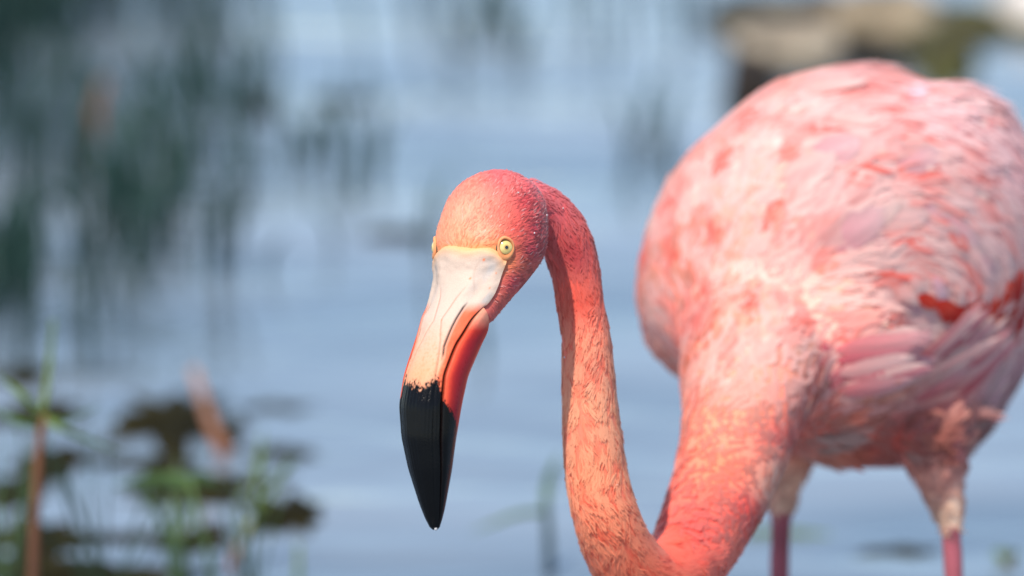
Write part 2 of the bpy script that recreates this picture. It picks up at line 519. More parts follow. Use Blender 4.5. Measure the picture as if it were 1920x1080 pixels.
def flow_body(p, n, px, py):
    v2 = idw(px, py, FLOW[:, :2], FLOW[:, 2:], 3.0, 12.0)
    t = v2[:, :1] * RGT - v2[:, 1:] * UPV
    back = RGT * math.sin(BYAW) + np.array([0, 1.0, 0]) * math.cos(BYAW)
    facing = -(n @ FWD)
    w = np.clip((facing + 0.15) / 0.35, 0, 1)[:, None]
    t = t * w + back * (1 - w) + 0.15 * back
    return norm(t - n * (t * n).sum(1, keepdims=True))

ROWS_S = np.array([0, 0.28, 0.55, 0.8, 1.0])
PROF = np.array([0.45, 0.9, 1.0, 0.78, 0.18])
def feathers(p, n, t, L, W, c_root, c_tip, c_edge, lift, curl, ridge, sink=0.0, prof=PROF, wob=0.0):
    """Many small feathers (a ridge and two vanes each) as arrays."""
    m = len(p)
    b = np.cross(n, t)
    V = np.empty((m, 5, 3, 3)); Cc = np.empty((m, 5, 3, 3))
    L, W = L[:, None], W[:, None]
    ph = rng.random((m, 1)) * 6.28
    for k, s in enumerate(ROWS_S):
        cen = p + t * L * s + n * (L * (lift[:, None] * s - curl[:, None] * s * s) - sink) + b * (wob * W * np.sin(ph + s * 4))
        w = 0.5 * W * prof[k]
        V[:, k, 0] = cen - b * w - n * ridge * w
        V[:, k, 1] = cen
        V[:, k, 2] = cen + b * w - n * ridge * w
        mid = c_root * (1 - s) + c_tip * s
        Cc[:, k, 1] = mid
        Cc[:, k, 0] = Cc[:, k, 2] = mid * 0.45 + c_edge * 0.55
    base = (np.arange(m) * 15)[:, None, None]
    q = []
    for k in range(4):
        for j in range(2):
            q.append((k * 3 + j, k * 3 + j + 1, (k + 1) * 3 + j + 1, (k + 1) * 3 + j))
    F = (base + np.array(q)[None]).reshape(-1, 4)
    return V.reshape(-1, 3), F, Cc.reshape(-1, 3)

def jit(n, lo, hi): return lo + (hi - lo) * rng.random(n)

def rot_about(t, n, a):
    b = np.cross(n, t)
    return t * np.cos(a)[:, None] + b * np.sin(a)[:, None]

SPOTS = np.array([(1638, 217, 26, 12), (1680, 247, 34, 12), (1616, 271, 34, 20), (1567, 330, 40, 22), (1714, 330, 40, 12), (1655, 315, 34, 12), (1694, 380, 46, 22),
                  (1744, 405, 46, 22), (1803, 320, 46, 14), (1430, 428, 26, 18), (1450, 296, 28, 14), (1376, 242, 24, 14), (1202, 507, 34, 14), (1253, 419, 26, 14), (1253, 502, 36, 18),
                  (1327, 468, 26, 14), (1300, 560, 30, 16), (1390, 590, 30, 18), (1430, 520, 24, 14), (1330, 330, 26, 14), (1500, 250, 26, 12), (1540, 480, 28, 14), (1480, 620, 30, 18),
                  (1560, 640, 30, 14), (1620, 520, 36, 12), (1790, 470, 30, 12), (1350, 680, 26, 18), (1610, 590, 30, 12), (1290, 640, 26, 14), (1700, 180, 40, 8), (1860, 390, 40, 12), (1660, 450, 30, 12)], float)
def coral_spot(p, px, py):
    v = idw(SPOTS[:, 0], SPOTS[:, 1], FLOW[:, :2], FLOW[:, 2:], 3.0, 12.0); v = norm(v)
    wx = 16 * (fbm(p * 120, 61, 2) - .5); wy = 16 * (fbm(p * 120, 62, 2) - .5)
    out = np.zeros(len(p))
    for (sx, sy, la, lb), (vx, vy) in zip(SPOTS, v):
        dx, dy = px + wx * 2 - sx, py + wy * 2 - sy
        a, b = dx * vx + dy * vy, -dx * vy + dy * vx
        out = np.maximum(out, np.exp(-((a / la) ** 2 + (b / lb) ** 2) ** 1.3))
    nz_ = np.clip((fbm(p * 62, 11, 2) - 0.55) / 0.12, 0, 1) * 0.45
    return np.maximum(out * 1.0, nz_) * np.clip((800 - py) / 200, 0.1, 1)

# body contour feathers
p, n = scatter(treg == 0, 34000)
px, py, d = pix(p)
rr, _, _, _, _ = region(p)
t = flow_body(p, n, px, py)
lo = fbm(p * 22, 3)
t = rot_about(t, n, (lo - 0.5) * 1.3 + rng.normal(0, 0.16, len(p)))
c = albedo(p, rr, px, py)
spot = coral_spot(p, px, py)
coral = lin((244, 96, 78))
pale = lin((253, 226, 218))
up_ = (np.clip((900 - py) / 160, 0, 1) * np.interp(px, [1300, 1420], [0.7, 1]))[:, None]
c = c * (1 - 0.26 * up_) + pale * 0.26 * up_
c = c * np.array([1.0, 1.12, 1.02])
nbase = (np.clip((1560 - px) / 120, 0, 1) * np.clip((py - 560) / 120, 0, 1))[:, None]
ps = np.clip((fbm(p * 85, 23, 2) - 0.5) / 0.12, 0, 1)[:, None] * 0.5 * nbase
c = c * (1 - ps) + lin((252, 176, 156)) * ps
pf = np.clip((fbm(p * 30, 21, 2) - 0.43) / 0.2, 0, 1)[:, None] * 0.72
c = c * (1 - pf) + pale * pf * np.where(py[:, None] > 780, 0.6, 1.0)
c = c * (1 - 0.75 * spot[:, None]) + coral * 0.75 * spot[:, None]
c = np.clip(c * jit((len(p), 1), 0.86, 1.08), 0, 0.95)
flank = np.clip((px - 1480) / 150, 0, 1) * np.clip((py - 560) / 80, 0, 1) * np.clip((900 - py) / 60, 0, 1)
Ln = jit(len(p), 0.013, 0.020) * (1 + 1.1 * flank)
Wd = jit(len(p), 0.0062, 0.0095) * (1 - 0.45 * flank)
thigh = (py > 868)
Ln[thigh] *= 0.45; Wd[thigh] *= 0.5
Ln[(py > 790) & (px > 1560)] *= 0.6
nb = np.clip((py - 700) / 150, 0, 1) * (px < 1500)
Ln *= 1 - 0.45 * nb; Wd *= 1 - 0.45 * nb
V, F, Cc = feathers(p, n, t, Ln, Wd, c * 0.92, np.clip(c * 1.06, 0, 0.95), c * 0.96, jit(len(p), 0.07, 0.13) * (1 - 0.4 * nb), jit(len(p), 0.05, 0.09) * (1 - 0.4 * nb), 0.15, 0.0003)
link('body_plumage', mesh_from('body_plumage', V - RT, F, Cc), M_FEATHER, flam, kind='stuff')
# loose barbs that soften the feather edges
p, n = scatter(treg == 0, 42000)
px, py, d = pix(p)
rr, _, _, _, _ = region(p)
t = flow_body(p, n, px, py)
t = rot_about(t, n, (fbm(p * 30, 4) - 0.5) * 1.2 + rng.normal(0, 0.13, len(p)))
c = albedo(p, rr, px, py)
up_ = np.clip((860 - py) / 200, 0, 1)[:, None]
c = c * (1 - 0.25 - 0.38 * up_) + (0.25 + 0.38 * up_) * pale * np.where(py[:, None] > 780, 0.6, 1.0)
spot = coral_spot(p, px, py)[:, None] * 0.85
c = np.clip((c * (1 - spot) + coral * spot) * jit((len(p), 1), 0.93, 1.05), 0, .95)
wingz = np.clip((px - 1440) / 120, 0, 1)
Ln = jit(len(p), 0.010, 0.020) * (1 + 0.9 * wingz * (py < 790)); Ln[py > 790] *= 0.5
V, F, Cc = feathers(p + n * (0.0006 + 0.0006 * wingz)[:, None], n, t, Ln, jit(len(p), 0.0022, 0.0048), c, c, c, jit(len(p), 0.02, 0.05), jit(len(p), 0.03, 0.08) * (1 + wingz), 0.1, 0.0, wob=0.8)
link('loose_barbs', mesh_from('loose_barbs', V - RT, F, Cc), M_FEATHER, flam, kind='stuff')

# neck feathers: narrow, wet, wavy
p, n = scatter(treg == 1, 800000)
rr, i, px, py, d = region(p)
tang = norm(np.gradient(NECK_P, axis=0))
t = tang[i]; t = norm(t - n * (t * n).sum(1, keepdims=True))
wav = fbm(p * np.array([150, 150, 75]), 5, 2) - 0.5
t = rot_about(t, n, wav * 2.0 + rng.normal(0, 0.12, len(p)))
c = albedo(p, rr, px, py)
wp = p + 0.004 * np.stack([fbm(p * 90, 70, 2), fbm(p * 90, 71, 2), 0.3 * fbm(p * 90, 72, 2)], 1)
nz1 = vnoise(wp * np.array([260, 260, 75]), 9); nz2 = vnoise(wp * np.array([330, 330, 110]), 29)
clump = np.clip(np.minimum(np.abs(nz1 - 0.5), np.abs(nz2 - 0.5) * 1.3 + 0.02) / 0.14, 0, 1)[:, None]
dark = c * np.array([0.95, 0.54, 0.45])
light = np.clip(c * np.array([1.14, 1.72, 1.62]), 0, 0.9)
fade = (np.clip((py - 480) / 160, 0.25, 1) * np.interp(i, [44, 58], [1, 0.25]))[:, None]
cc = c * (1 - fade) + fade * (dark * (1 - clump) + light * clump)
grow = np.interp(i, [0, 30, 50, 74], [0.75, 1.0, 1.4, 2.4])
Ln = jit(len(p), 0.0050, 0.0085) * grow
Wd = jit(len(p), 0.0006, 0.0011) * grow
h_off = (clump[:, 0] - 0.5) * 0.0010 * np.interp(i, [0, 40, 54], [1.3, 1, 0.0])
V, F, Cc = feathers(p + n * h_off[:, None], n, t, Ln, Wd, cc, np.clip(cc * 1.04, 0, 0.95), cc * 0.94, jit(len(p), 0.02, 0.05), jit(len(p), 0.0, 0.02), 0.6, 0.0, wob=0.5)
link('neck_plumage', mesh_from('neck_plumage', V - RT, F, Cc), M_FINE, flam, kind='stuff')

# head feathers: very fine, sweeping back from the bill
p, n = scatter(treg == 2, 900000)
px, py, d = pix(p)
hc, hhw, hdep = head_c(np.clip(py, 319, 640))
th = np.arctan2(px - hc, -(d - hdep) / (K * DH)) + HP
th = (th + np.pi) % (2 * np.pi) - np.pi
at_ = np.abs(th)
top = 466 + 24 * np.clip((at_ - .42) / .5, 0, 1) ** 1.4 + 3 * np.sin(th * 7) + 16 * (fbm(np.stack([th * 5, th * 0, th * 0], -1), 5, 2) - .5)
edge = smooth_interp(np.clip(py, 455, 700), np.array([455, 510, 530, 553, 573, 607, 640, 700.0]), np.radians([56, 57, 60, 66, 73, 98, 140, 181]))
jitb = rng.normal(0, 1, len(p))
bare = (py > top + jitb * 5.5) & (at_ < edge + jitb * 0.02)
for sgn in (1, -1):
    e_ = head_pt(sgn * rad(51.5), 464.0)
    bare |= np.linalg.norm(p - e_, axis=1) < 0.0058
k_ = ~bare
p, n, px, py, th = p[k_], n[k_], px[k_], py[k_], th[k_]
rr = np.full(len(p), 2)
src = head_pt(0.0, 520.0, 0.9)
t = norm(p - src)
hb = norm(P(1040, 400, 3.26) - P(880, 470, 3.17))
t = norm(t - n * (t * n).sum(1, keepdims=True)) + 0.4 * hb
t = norm(t - n * (t * n).sum(1, keepdims=True))
wav = fbm(p * 130, 15, 2) - 0.5
t = rot_about(t, n, wav * 1.1 + rng.normal(0, 0.2, len(p)))
c = albedo(p, rr, px, py)
cl = np.clip((fbm(p * 480, 19, 2) - 0.4) / 0.2, 0, 1)[:, None]
bk = np.clip((px[:, None] - 930) / 60, 0, 1)
c = c * (0.86 + 0.18 * cl) * (1 - bk) + c * (0.62 + 0.5 * cl) * bk
pale2 = rng.random((len(p), 1)) < 0.10 * np.clip((px[:, None] - 880) / 120, 0.1, 1)
c = np.where(pale2, c * 0.75 + lin((250, 214, 206)) * 0.25, c)
back = np.clip((px - 960) / 60, 0, 1)
Ln = jit(len(p), 0.0022, 0.0036) * (1 + 0.5 * back); Wd = jit(len(p), 0.00045, 0.0008) * (1 + 0.5 * back)
V, F, Cc = feathers(p, n, t, Ln, Wd, c * 0.9, np.clip(c * 1.12, 0, .95), c * np.array([.9, .8, .8]), jit(len(p), 0.06, 0.26), jit(len(p), 0.05, 0.2), 0.4, 0.0, wob=0.3)
link('head_plumage', mesh_from('head_plumage', V - RT, F, Cc), M_FINE, flam, kind='stuff')

# ---- large feathers of the wing, each an object
def feather_mesh(name, col_root, col_tip, nl=9, nw=5, split=False):
    """Unit feather along +X, one metre long and one metre wide, cupped and arched."""
    v, f, cl = [], [], []
    for a in range(nl):
        s = a / (nl - 1)
        w = 0.5 * (0.30 + 0.70 * math.sin(min(1, s / 0.45) * math.pi / 2)) * (max(0.02, 1 - max(0, (s - 0.55) / 0.45) ** 2.2)) ** 0.6
        for b in range(nw):
            u = b / (nw - 1) * 2 - 1
            v.append((s + 0.03 * math.sin(u * 9 + s * 3) * s, u * w, -0.012 * u * u * w * 2 + 0.05 * s - 0.17 * s * s))
            k = s ** 1.3
            cl.append((col_root * (1 - k) + col_tip * k) * (1 - 0.10 * abs(u)) * (0.94 + 0.1 * math.sin(b * 2.1 + a * .7)))
    for a in range(nl - 1):
        for b in range(nw - 1):
            f.append((a * nw + b, a * nw + b + 1, (a + 1) * nw + b + 1, (a + 1) * nw + b))
    return mesh_from(name, v, f, np.clip(np.array(cl), 0, .95))

def place(name, me, mat, p, n, t, L, W, lift=0.0):
    t = norm(t + n * lift); b = np.cross(n, t); n2 = np.cross(t, b)
    m = Matrix(((t[0] * L, b[0] * W, n2[0] * L, p[0] - RT[0]), (t[1] * L, b[1] * W, n2[1] * L, p[1] - RT[1]),
                (t[2] * L, b[2] * W, n2[2] * L, p[2] - RT[2]), (0, 0, 0, 1)))
    o = link(name, me, mat, flam)
    o.matrix_basis = m
    return o

FM = [feather_mesh('feather', lin(a), lin(b)) for a, b in [
    ((248, 190, 184), (250, 216, 210)), ((244, 166, 160), (250, 206, 200)), ((248, 196, 188), (250, 222, 214)), ((240, 130, 118), (246, 150, 132)),
    ((240, 116, 98), (244, 128, 108)), ((240, 192, 200), (244, 214, 220)), ((236, 170, 176), (244, 208, 208))]]
FLK = [feather_mesh('flank_feather', lin(a), lin(b)) for a, b in [
    ((244, 180, 176), (248, 214, 208)), ((234, 140, 144), (242, 190, 190)), ((246, 192, 184), (250, 216, 208)), ((222, 116, 126), (236, 166, 170))]]
FRED = [feather_mesh('flight_feather', lin(a), lin(b)) for a, b in [((196, 40, 34), (220, 60, 44)), ((214, 58, 44), (232, 86, 64))]]

front = -(BN @ FWD) > 0.05
cand = np.where((reg == 0) & front)[0]
def surf_at(x, y):
    i = cand[np.argmin((bpx[cand] - x) ** 2 + (bpy_[cand] - y) ** 2)]
    return BV[i], BN[i], np.array([bpx[i]]), np.array([bpy_[i]])
# coverts over the folded wing and the shoulder, laid out in rows along the wing
count = 0
for row in range(11):
    for q in range(17):
        x = 1470 + q * 29 + rng.normal(0, 9)
        y = 175 + row * 38 + (q % 2) * 18 + rng.normal(0, 8) + 0.00055 * (x - 1640) ** 2
        if x > 1945 or y > (560 if x < 1660 else 462) or (x < 1560 and y > 470): continue
        if x > 1670 and y < 350: continue
        pp, nn, a, b = surf_at(x, y)
        if abs(a[0] - x) > 14 or abs(b[0] - y) > 14: continue
        tt = flow_body(pp[None], nn[None], a, b)
        tt = rot_about(tt, nn[None], rng.normal(0, 0.18, 1))[0]
        r = rng.random()
        lav = x > 1780 and y < 330
        me_ = FM[5 if lav and r < .6 else int(rng.choice([0, 1, 2, 2, 0, 3, 4, 6], p=[.26, .18, .24, .1, .12, 0, 0, .10]))]
        place('feather', me_, M_FEATHER, pp + nn * 0.0004, nn, tt, jit(1, .030, .050)[0], jit(1, .015, .022)[0], 0.02)
        count += 1
# red flight feathers tucked under the coverts
for x, y, L_, W_, dx_, dy_ in [(1716, 556, .016, .008, 1, .35), (1748, 566, .020, .010, 1, .4), (1772, 588, .020, .011, 1, .2), (1792, 598, .024, .013, 1, -.1),
                              (1836, 618, .022, .009, .7, -.7), (1862, 606, .026, .012, .6, -.8), (1886, 586, .026, .013, .6, -.8), (1910, 600, .026, .012, .5, -.85), (1930, 584, .024, .012, .5, -.85), (1815, 585, .022, .010, .8, .3), (1850, 570, .022, .010, .7, .6), (1880, 615, .022, .008, .6, -.8), (1760, 600, .016, .007, 1, -.3), (1905, 575, .022, .010, .4, .8)]:
    pp, nn, a, b = surf_at(x, y)
    dv = dx_ * RGT - dy_ * UPV
    tt = norm(dv - nn * (dv @ nn))
    place('flight_feather', FRED[int(rng.integers(0, 2))], M_FEATHER, pp + nn * 0.0034, nn, tt, L_ * 1.15, W_ * 1.1, 0.05)
for x, y, dx_, dy_ in [(1700, 520, .8, .6), (1745, 520, .7, .8), (1790, 528, .5, .9), (1815, 545, .3, 1), (1840, 530, .3, 1), (1870, 528, .3, 1), (1900, 530, .2, 1), (1925, 540, .1, 1), (1680, 548, 1, .3)]:
    pp, nn, a, b = surf_at(x, y)
    dv = dx_ * RGT + -dy_ * UPV
    tt = norm(dv - nn * (dv @ nn))
    place('feather', FM[int(rng.choice([0, 2, 2, 5]))], M_FEATHER, pp + nn * 0.0036, nn, tt, jit(1, .012, .022)[0], .009, 0.03)
# long flank feathers sweeping up behind the breast
for q in range(70):
    x = 1530 + 265 * rng.random(); y = 650 + 95 * rng.random() + max(0, x - 1640) * 0.12
    pp, nn, a, b = surf_at(x, y)
    tt = rot_about(flow_body(pp[None], nn[None], a, b), nn[None], rng.normal(0, 0.12, 1))[0]
    place('flank_feather', FLK[int(rng.integers(0, 4))], M_FEATHER, pp + nn * 0.0015, nn, tt, jit(1, .040, .065)[0], jit(1, .008, .013)[0], 0.07)

# ---- bill
def bill_noise(p, s, seed): return fbm(p * s, seed, 3)
def ragged(p, seed): return (fbm(p * np.array([1300, 1300, 600]), seed, 3) - 0.5)

def groove(th, at, w): return np.exp(-((th - at) / w) ** 2)

ny, nt_ = 300, 150
tt_ = np.linspace(0, 1, ny)
ff = np.linspace(-1, 1, nt_)
top_f = 460 + 24 * np.clip((np.abs(ff) * 0.98 - .42) / .5, 0, 1) ** 1.4 + 3 * np.sin(ff * 6.9)
Y = top_f[None, :] + (993.5 - top_f)[None, :] * tt_[:, None]
TH = ff[None, :] * upper_edge(Y)
slit_w = np.clip((Y - 565) / 12, 0, 1) * np.clip((676 - Y) / 14, 0, 1)
slit_at = np.where(TH < 0, rad(9) * np.clip((Y - 560) / 30, 0, 1), 0) + np.radians(np.interp(Y, [560, 577, 620, 650, 670], [36, 32, 30, 30, 35]))
crease_at = np.radians(np.interp(Y, [520, 560, 600, 640, 676, 725, 771, 866, 927, 994], [26, 14, 7, 20, 29, 38, 42, 46, 44, 44]))
crease_w = np.clip((Y - 530) / 30, 0, 1)
edge_d = (upper_edge(Y) - np.abs(TH))
lip = np.exp(-(edge_d / rad(2.2)) ** 2) * np.clip((Y - 572) / 12, 0, 1)
rho = 1.0 - 0.05 * slit_w * groove(np.abs(TH), slit_at, rad(2.0)) - 0.022 * crease_w * groove(np.abs(TH), crease_at, rad(2.4)) - 0.10 * lip
rho += 0.030 * np.clip((Y - 600) / 80, 0, 1) * np.exp(-((np.abs(TH) - rad(18)) / rad(14)) ** 2) - 0.02 * np.clip((Y - 600) / 80, 0, 1)
rho += 0.012 * (bill_noise(np.stack([TH * 3, Y / 60, 0 * Y], -1).reshape(-1, 3), 1.0, 41).reshape(Y.shape) - .5)
rho += 0.085 * (fbm(np.stack([TH * 2.2, Y / 30, 0 * Y], -1).reshape(-1, 3), 47, 3).reshape(Y.shape) - .5) * np.clip((690 - Y) / 60, 0, 1)
rho += 0.02 * groove(np.abs(TH), crease_at + rad(4), rad(1.3)) * np.clip((Y - 715) / 20, 0, 1)
rho -= 0.045 * np.exp(-((np.abs(TH) - rad(38)) / rad(11)) ** 2) * np.clip((600 - Y) / 60, 0, 1) * np.clip((Y - 480) / 30, 0, 1)
rho += 0.006 * np.sin(TH * 46 + 2 * fbm(np.stack([TH * 3, Y / 90, 0 * Y], -1).reshape(-1, 3), 48).reshape(Y.shape)) * np.clip((Y - 700) / 40, 0, 1)
rho -= 0.06 * np.exp(-((Y - top_f[None, :]) / 6.0) ** 2) * (Y < 500)
UP = head_pt(TH, Y, rho)
flat = UP.reshape(-1, 3)
aTH = np.abs(TH)
ivory, peach, orange = lin((196, 174, 158)), lin((222, 154, 118)), lin((222, 100, 66))
g = np.clip((Y - 590) / 110, 0, 1)[..., None]
c = ivory * (1 - g) + peach * g
grey = np.clip((fbm(np.stack([TH * 4, Y / 28, 0 * Y], -1).reshape(-1, 3), 51).reshape(Y.shape) - 0.48) / 0.2, 0, 1)
grey = (grey * np.clip((aTH - rad(22)) / rad(18), 0, 1) * (Y < 570))[..., None] * 0.7
c = c * (1 - grey) + lin((176, 170, 166)) * grey
strip = np.clip((aTH - slit_at) / rad(6), 0, 1) * np.clip((Y - 566) / 20, 0, 1)
c = c * (1 - strip[..., None]) + orange * strip[..., None]
yel = np.exp(-((Y - top_f[None, :]) / 16.0) ** 2)[..., None] * 0.75
c = c * (1 - yel) + lin((240, 166, 96)) * yel
mott = fbm(flat * 1100, 53, 3).reshape(Y.shape)
mo = (np.clip((mott - 0.55) / 0.14, 0, 1) * np.clip((Y - 590) / 80, 0, 1) * 0.5)[..., None]
c = c * (1 - mo) + lin((236, 128, 84)) * mo
for (sy, sth, sr) in ((487, 31, 2.6), (522, 22.0, 2.2), (540, 52, 1.6), (512, 50, 1.4), (600, 8, 1.6)):
    hit = np.exp(-(((Y - sy) / sr) ** 2 + ((TH - rad(sth)) / rad(sr * 0.55)) ** 2))[..., None]
    c = c * (1 - hit) + lin((226, 110, 50)) * hit
dk = (slit_w * groove(aTH, slit_at, rad(1.5)))[..., None]
c = c * (1 - dk) + lin((40, 18, 20)) * dk
ck = (crease_w * groove(aTH, crease_at, rad(1.1)) * 0.55)[..., None]
c = c * (1 - ck) + lin((176, 92, 70)) * ck
vein = np.exp(-((aTH - rad(30) - rad(6) * np.sin(Y / 17)) / rad(1.4)) ** 2) * np.clip((Y - 478) / 15, 0, 1) * np.clip((560 - Y) / 20, 0, 1)
vein = vein[..., None] * 0.22
c = c * (1 - vein) + lin((170, 130, 110)) * vein
bl = 714 + 20 * ragged(flat, 61).reshape(Y.shape) * 2 - 10 * np.clip((aTH - rad(25)) / rad(10), 0, 1) + 9 * np.exp(-((TH - rad(12)) / rad(5)) ** 2) + 18 * np.clip((aTH - rad(40)) / rad(8), 0, 1)
blk = np.clip((Y - bl) / 9.0, 0, 1)[..., None]
black = lin((11, 11, 12))
c = c * (1 - blk) + black * blk * (0.8 + 0.5 * mott[..., None])
ll = (lip * 0.9)[..., None]
c = c * (1 - ll) + lin((26, 16, 16)) * ll
def grid_faces(a, b):
    i = (np.arange(a - 1)[:, None] * b + np.arange(b - 1)[None, :]).reshape(-1)
    return np.stack([i, i + 1, i + b + 1, i + b], 1)
link('upper_mandible', mesh_from('upper_mandible', flat - RT, grid_faces(ny, nt_), c.reshape(-1, 3)), M_BILL, flam)

nl_ = 220
ff = np.linspace(0, 1, nl_)
y0 = np.interp(np.minimum(ff, 1 - ff), [0, 0.16, 0.28, 0.5], [574, 603, 632, 640])
Y = y0[None, :] + (993.0 - y0)[None, :] * tt_[:, None]
G = gape(Y)
TH = G + ff[None, :] * (2 * np.pi - 2 * G)
e = np.minimum(TH - G, 2 * np.pi - G - TH)
rho = 1.0 - 0.12 * np.exp(-(e / rad(2.6)) ** 2) + 0.016 * np.exp(-((e - rad(14)) / rad(9)) ** 2)
rho -= 0.03 * np.exp(-((e - rad(62)) / rad(3)) ** 2) * np.clip((Y - 640) / 40, 0, 1)
rho -= 0.10 * np.clip((Y - 955) / 40, 0, 1)
LO = head_pt(TH, Y, rho)
flat = LO.reshape(-1, 3)
mott = fbm(flat * 700, 73, 3).reshape(Y.shape)
red, dred = lin((204, 54, 42)), lin((150, 22, 36))
k = np.clip(np.exp(-((e - rad(34)) / rad(20)) ** 2) * np.clip((Y - 600) / 40, 0, 1), 0, 1)[..., None]
c = red * (1 - k) + dred * k
k = np.exp(-((e - rad(4)) / rad(8)) ** 2)[..., None] * 0.6
c = c * (1 - k) + lin((236, 104, 66)) * k
k = np.clip((e - rad(58)) / rad(8), 0, 1)[..., None]
c = c * (1 - k) + lin((222, 110, 96)) * k
k = np.clip((620 - Y) / 26, 0, 1)[..., None] * 0.7
c = c * (1 - k) + lin((236, 170, 140)) * k
c = c * (0.9 + 0.2 * mott[..., None])
bl = 744 + 62 * np.clip(e / rad(55), 0, 1) + 30 * ragged(flat, 63).reshape(Y.shape) + 400 * np.clip((e - rad(60)) / rad(10), 0, 1)
blk = np.clip((Y - bl) / 3.5, 0, 1)[..., None]
c = c * (1 - blk) + black * blk
lp = np.exp(-(e / rad(3.4)) ** 2)[..., None]
c = c * (1 - lp) + lin((22, 14, 14)) * lp
link('lower_mandible', mesh_from('lower_mandible', flat - RT, grid_faces(ny, nl_), c.reshape(-1, 3)), M_BILL, flam)

# ---- eyes
def eye(sgn):
    cen0 = head_pt(sgn * rad(51.5), 464.0, 1.0)
    out = norm(head_pt(sgn * rad(51.5), 462.0, 1.2) - head_pt(sgn * rad(51.5), 464.0, 0.8))
    R = 0.0062
    cen = cen0 - out * 0.0055
    up = norm(UPV - out * (UPV @ out)); side = np.cross(up, out)
    v, f, cl = [], [], []
    na, nb = 22, 40
    for a in range(na + 1):
        al = a / na * rad(75)
        for b in range(nb):
            be = 2 * np.pi * b / nb
            dirv = out * math.cos(al) + (side * math.cos(be) + up * math.sin(be)) * math.sin(al)
            v.append(cen + R * dirv - RT)
            q = math.degrees(al)
            iris = lin((226, 200, 120)) * (1 - min(1, q / 50) * 0.12)
            if q < 17: iris = lin((200, 160, 84))
            if q > 34: iris = iris * max(0.08, 1 - (q - 34) / 6)
            cl.append(iris)
    for a in range(na):
        for b in range(nb):
            f.append((a * nb + b, a * nb + (b + 1) % nb, (a + 1) * nb + (b + 1) % nb, (a + 1) * nb + b))
    e = link('eye', mesh_from('eye', v, f, np.array(cl)), M_EYE, flam)
    v, f = [], []
    for a in range(6):
        al = a / 5 * rad(9)
        for b in range(24):
            be = 2 * np.pi * b / 24
            v.append(cen + (R + 0.00008) * (out * math.cos(al) + (side * math.cos(be) + up * math.sin(be)) * math.sin(al)) - RT)
    for a in range(5):
        for b in range(24):
            f.append((a * 24 + b, a * 24 + (b + 1) % 24, (a + 1) * 24 + (b + 1) % 24, (a + 1) * 24 + b))
    link('pupil', mesh_from('pupil', v, f, np.tile([0.006] * 3, (len(v), 1))), M_EYE, e)
    # eyelid: an uneven ring of bare skin
    v, f, cl = [], [], []
    nb, nc = 56, 12
    for b in range(nb):
        be = 2 * np.pi * b / nb
        rd = side * math.cos(be) * 0.9 + up * math.sin(be) * 1.16
        wob = 1 + 0.04 * math.sin(3 * be + 1)
        for q in range(nc):
            ga = 2 * np.pi * q / nc
            mi = 0.00085 * (1 + 0.8 * max(0.0, -math.sin(be)))
            rr_ = 0.0047 * wob + mi * math.cos(ga)
            v.append(cen + rd * rr_ + out * (0.0042 + mi * 1.1 * math.sin(ga) + 0.0003 * math.sin(be)) - RT)
            k = 0.5 + 0.5 * math.cos(ga)
            cl.append(lin((184, 108, 60)) * (1 - k) + lin((226, 156, 106)) * k)
    for b in range(nb):
        for q in range(nc):
            f.append((b * nc + q, ((b + 1) % nb) * nc + q, ((b + 1) % nb) * nc + (q + 1) % nc, b * nc + (q + 1) % nc))
    link('eyelid', mesh_from('eyelid', v, f, np.array(cl)), M_SKIN, flam)
eye(1); eye(-1)

# ================================================================== PLANTS, PAINTED REFLECTIONS AND ROCKS
def blade(pts, width, cols, twist=0.3, fold=0.25):
    """A grass blade through world points: two strips either side of a folded midrib."""
    pts = spline(pts, 12)
    t = norm(np.gradient(pts, axis=0))
    s = norm(np.cross(t, np.array([math.sin(twist), math.cos(twist), 0.2])))
    n = np.cross(s, t)
    v, cl = [], []
    for i in range(12):
        u = i / 11
        w = width * 0.5 * (0.7 + 0.6 * u) * max(0.05, 1 - u ** 2.5)
        v += [pts[i] - s[i] * w + n[i] * w * fold, pts[i], pts[i] + s[i] * w + n[i] * w * fold]
        cl += [cols[0] * (1 - u) + cols[1] * u] * 3
    f = []
    for i in range(11):
        for j in range(2):
            f.append((i * 3 + j, i * 3 + j + 1, i * 3 + j + 4, i * 3 + j + 3))
    return np.array(v), f, np.array(cl)

def at(px, py, d): return P(px, py, d)

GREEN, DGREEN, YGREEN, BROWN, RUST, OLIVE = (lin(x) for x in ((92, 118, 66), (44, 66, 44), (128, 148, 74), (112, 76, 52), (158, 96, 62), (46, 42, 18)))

def plant(label, base, stems, leaves, cat='water plant', name='water_plant', group=None):
    """stems and leaves: (list of (px,py,d), width in px, root colour, tip colour)."""
    b = on_water(*base)
    o = root(name, tuple(b), label, cat, group)
    for pts, w, c0, c1 in stems:
        q = np.array([at(*p_) for p_ in pts]); s = spline(q, 10)
        r_ = np.linspace(1, 0.6, 10) * w * 0.5 * K * pts[0][2]
        v, f = tube(s, r_, 8)
        cl = np.repeat([c0 * (1 - u) + c1 * u for u in np.linspace(0, 1, 10)], 8, axis=0)
        link('stem', mesh_from('stem', v - b, f, cl), M_LEAF, o)
    for pts, w, c0, c1 in leaves:
        q = np.array([at(*p_) for p_ in pts])
        v, f, cl = blade(q, w * K * pts[0][2], (c0, c1), random.uniform(-.5, .5))
        link('leaf', mesh_from('leaf', v - b, f, cl), M_LEAF, o)
    return o

def wd(py): return float((on_water(960, py) - C0) @ FWD)    # depth of the water surface at a photo row

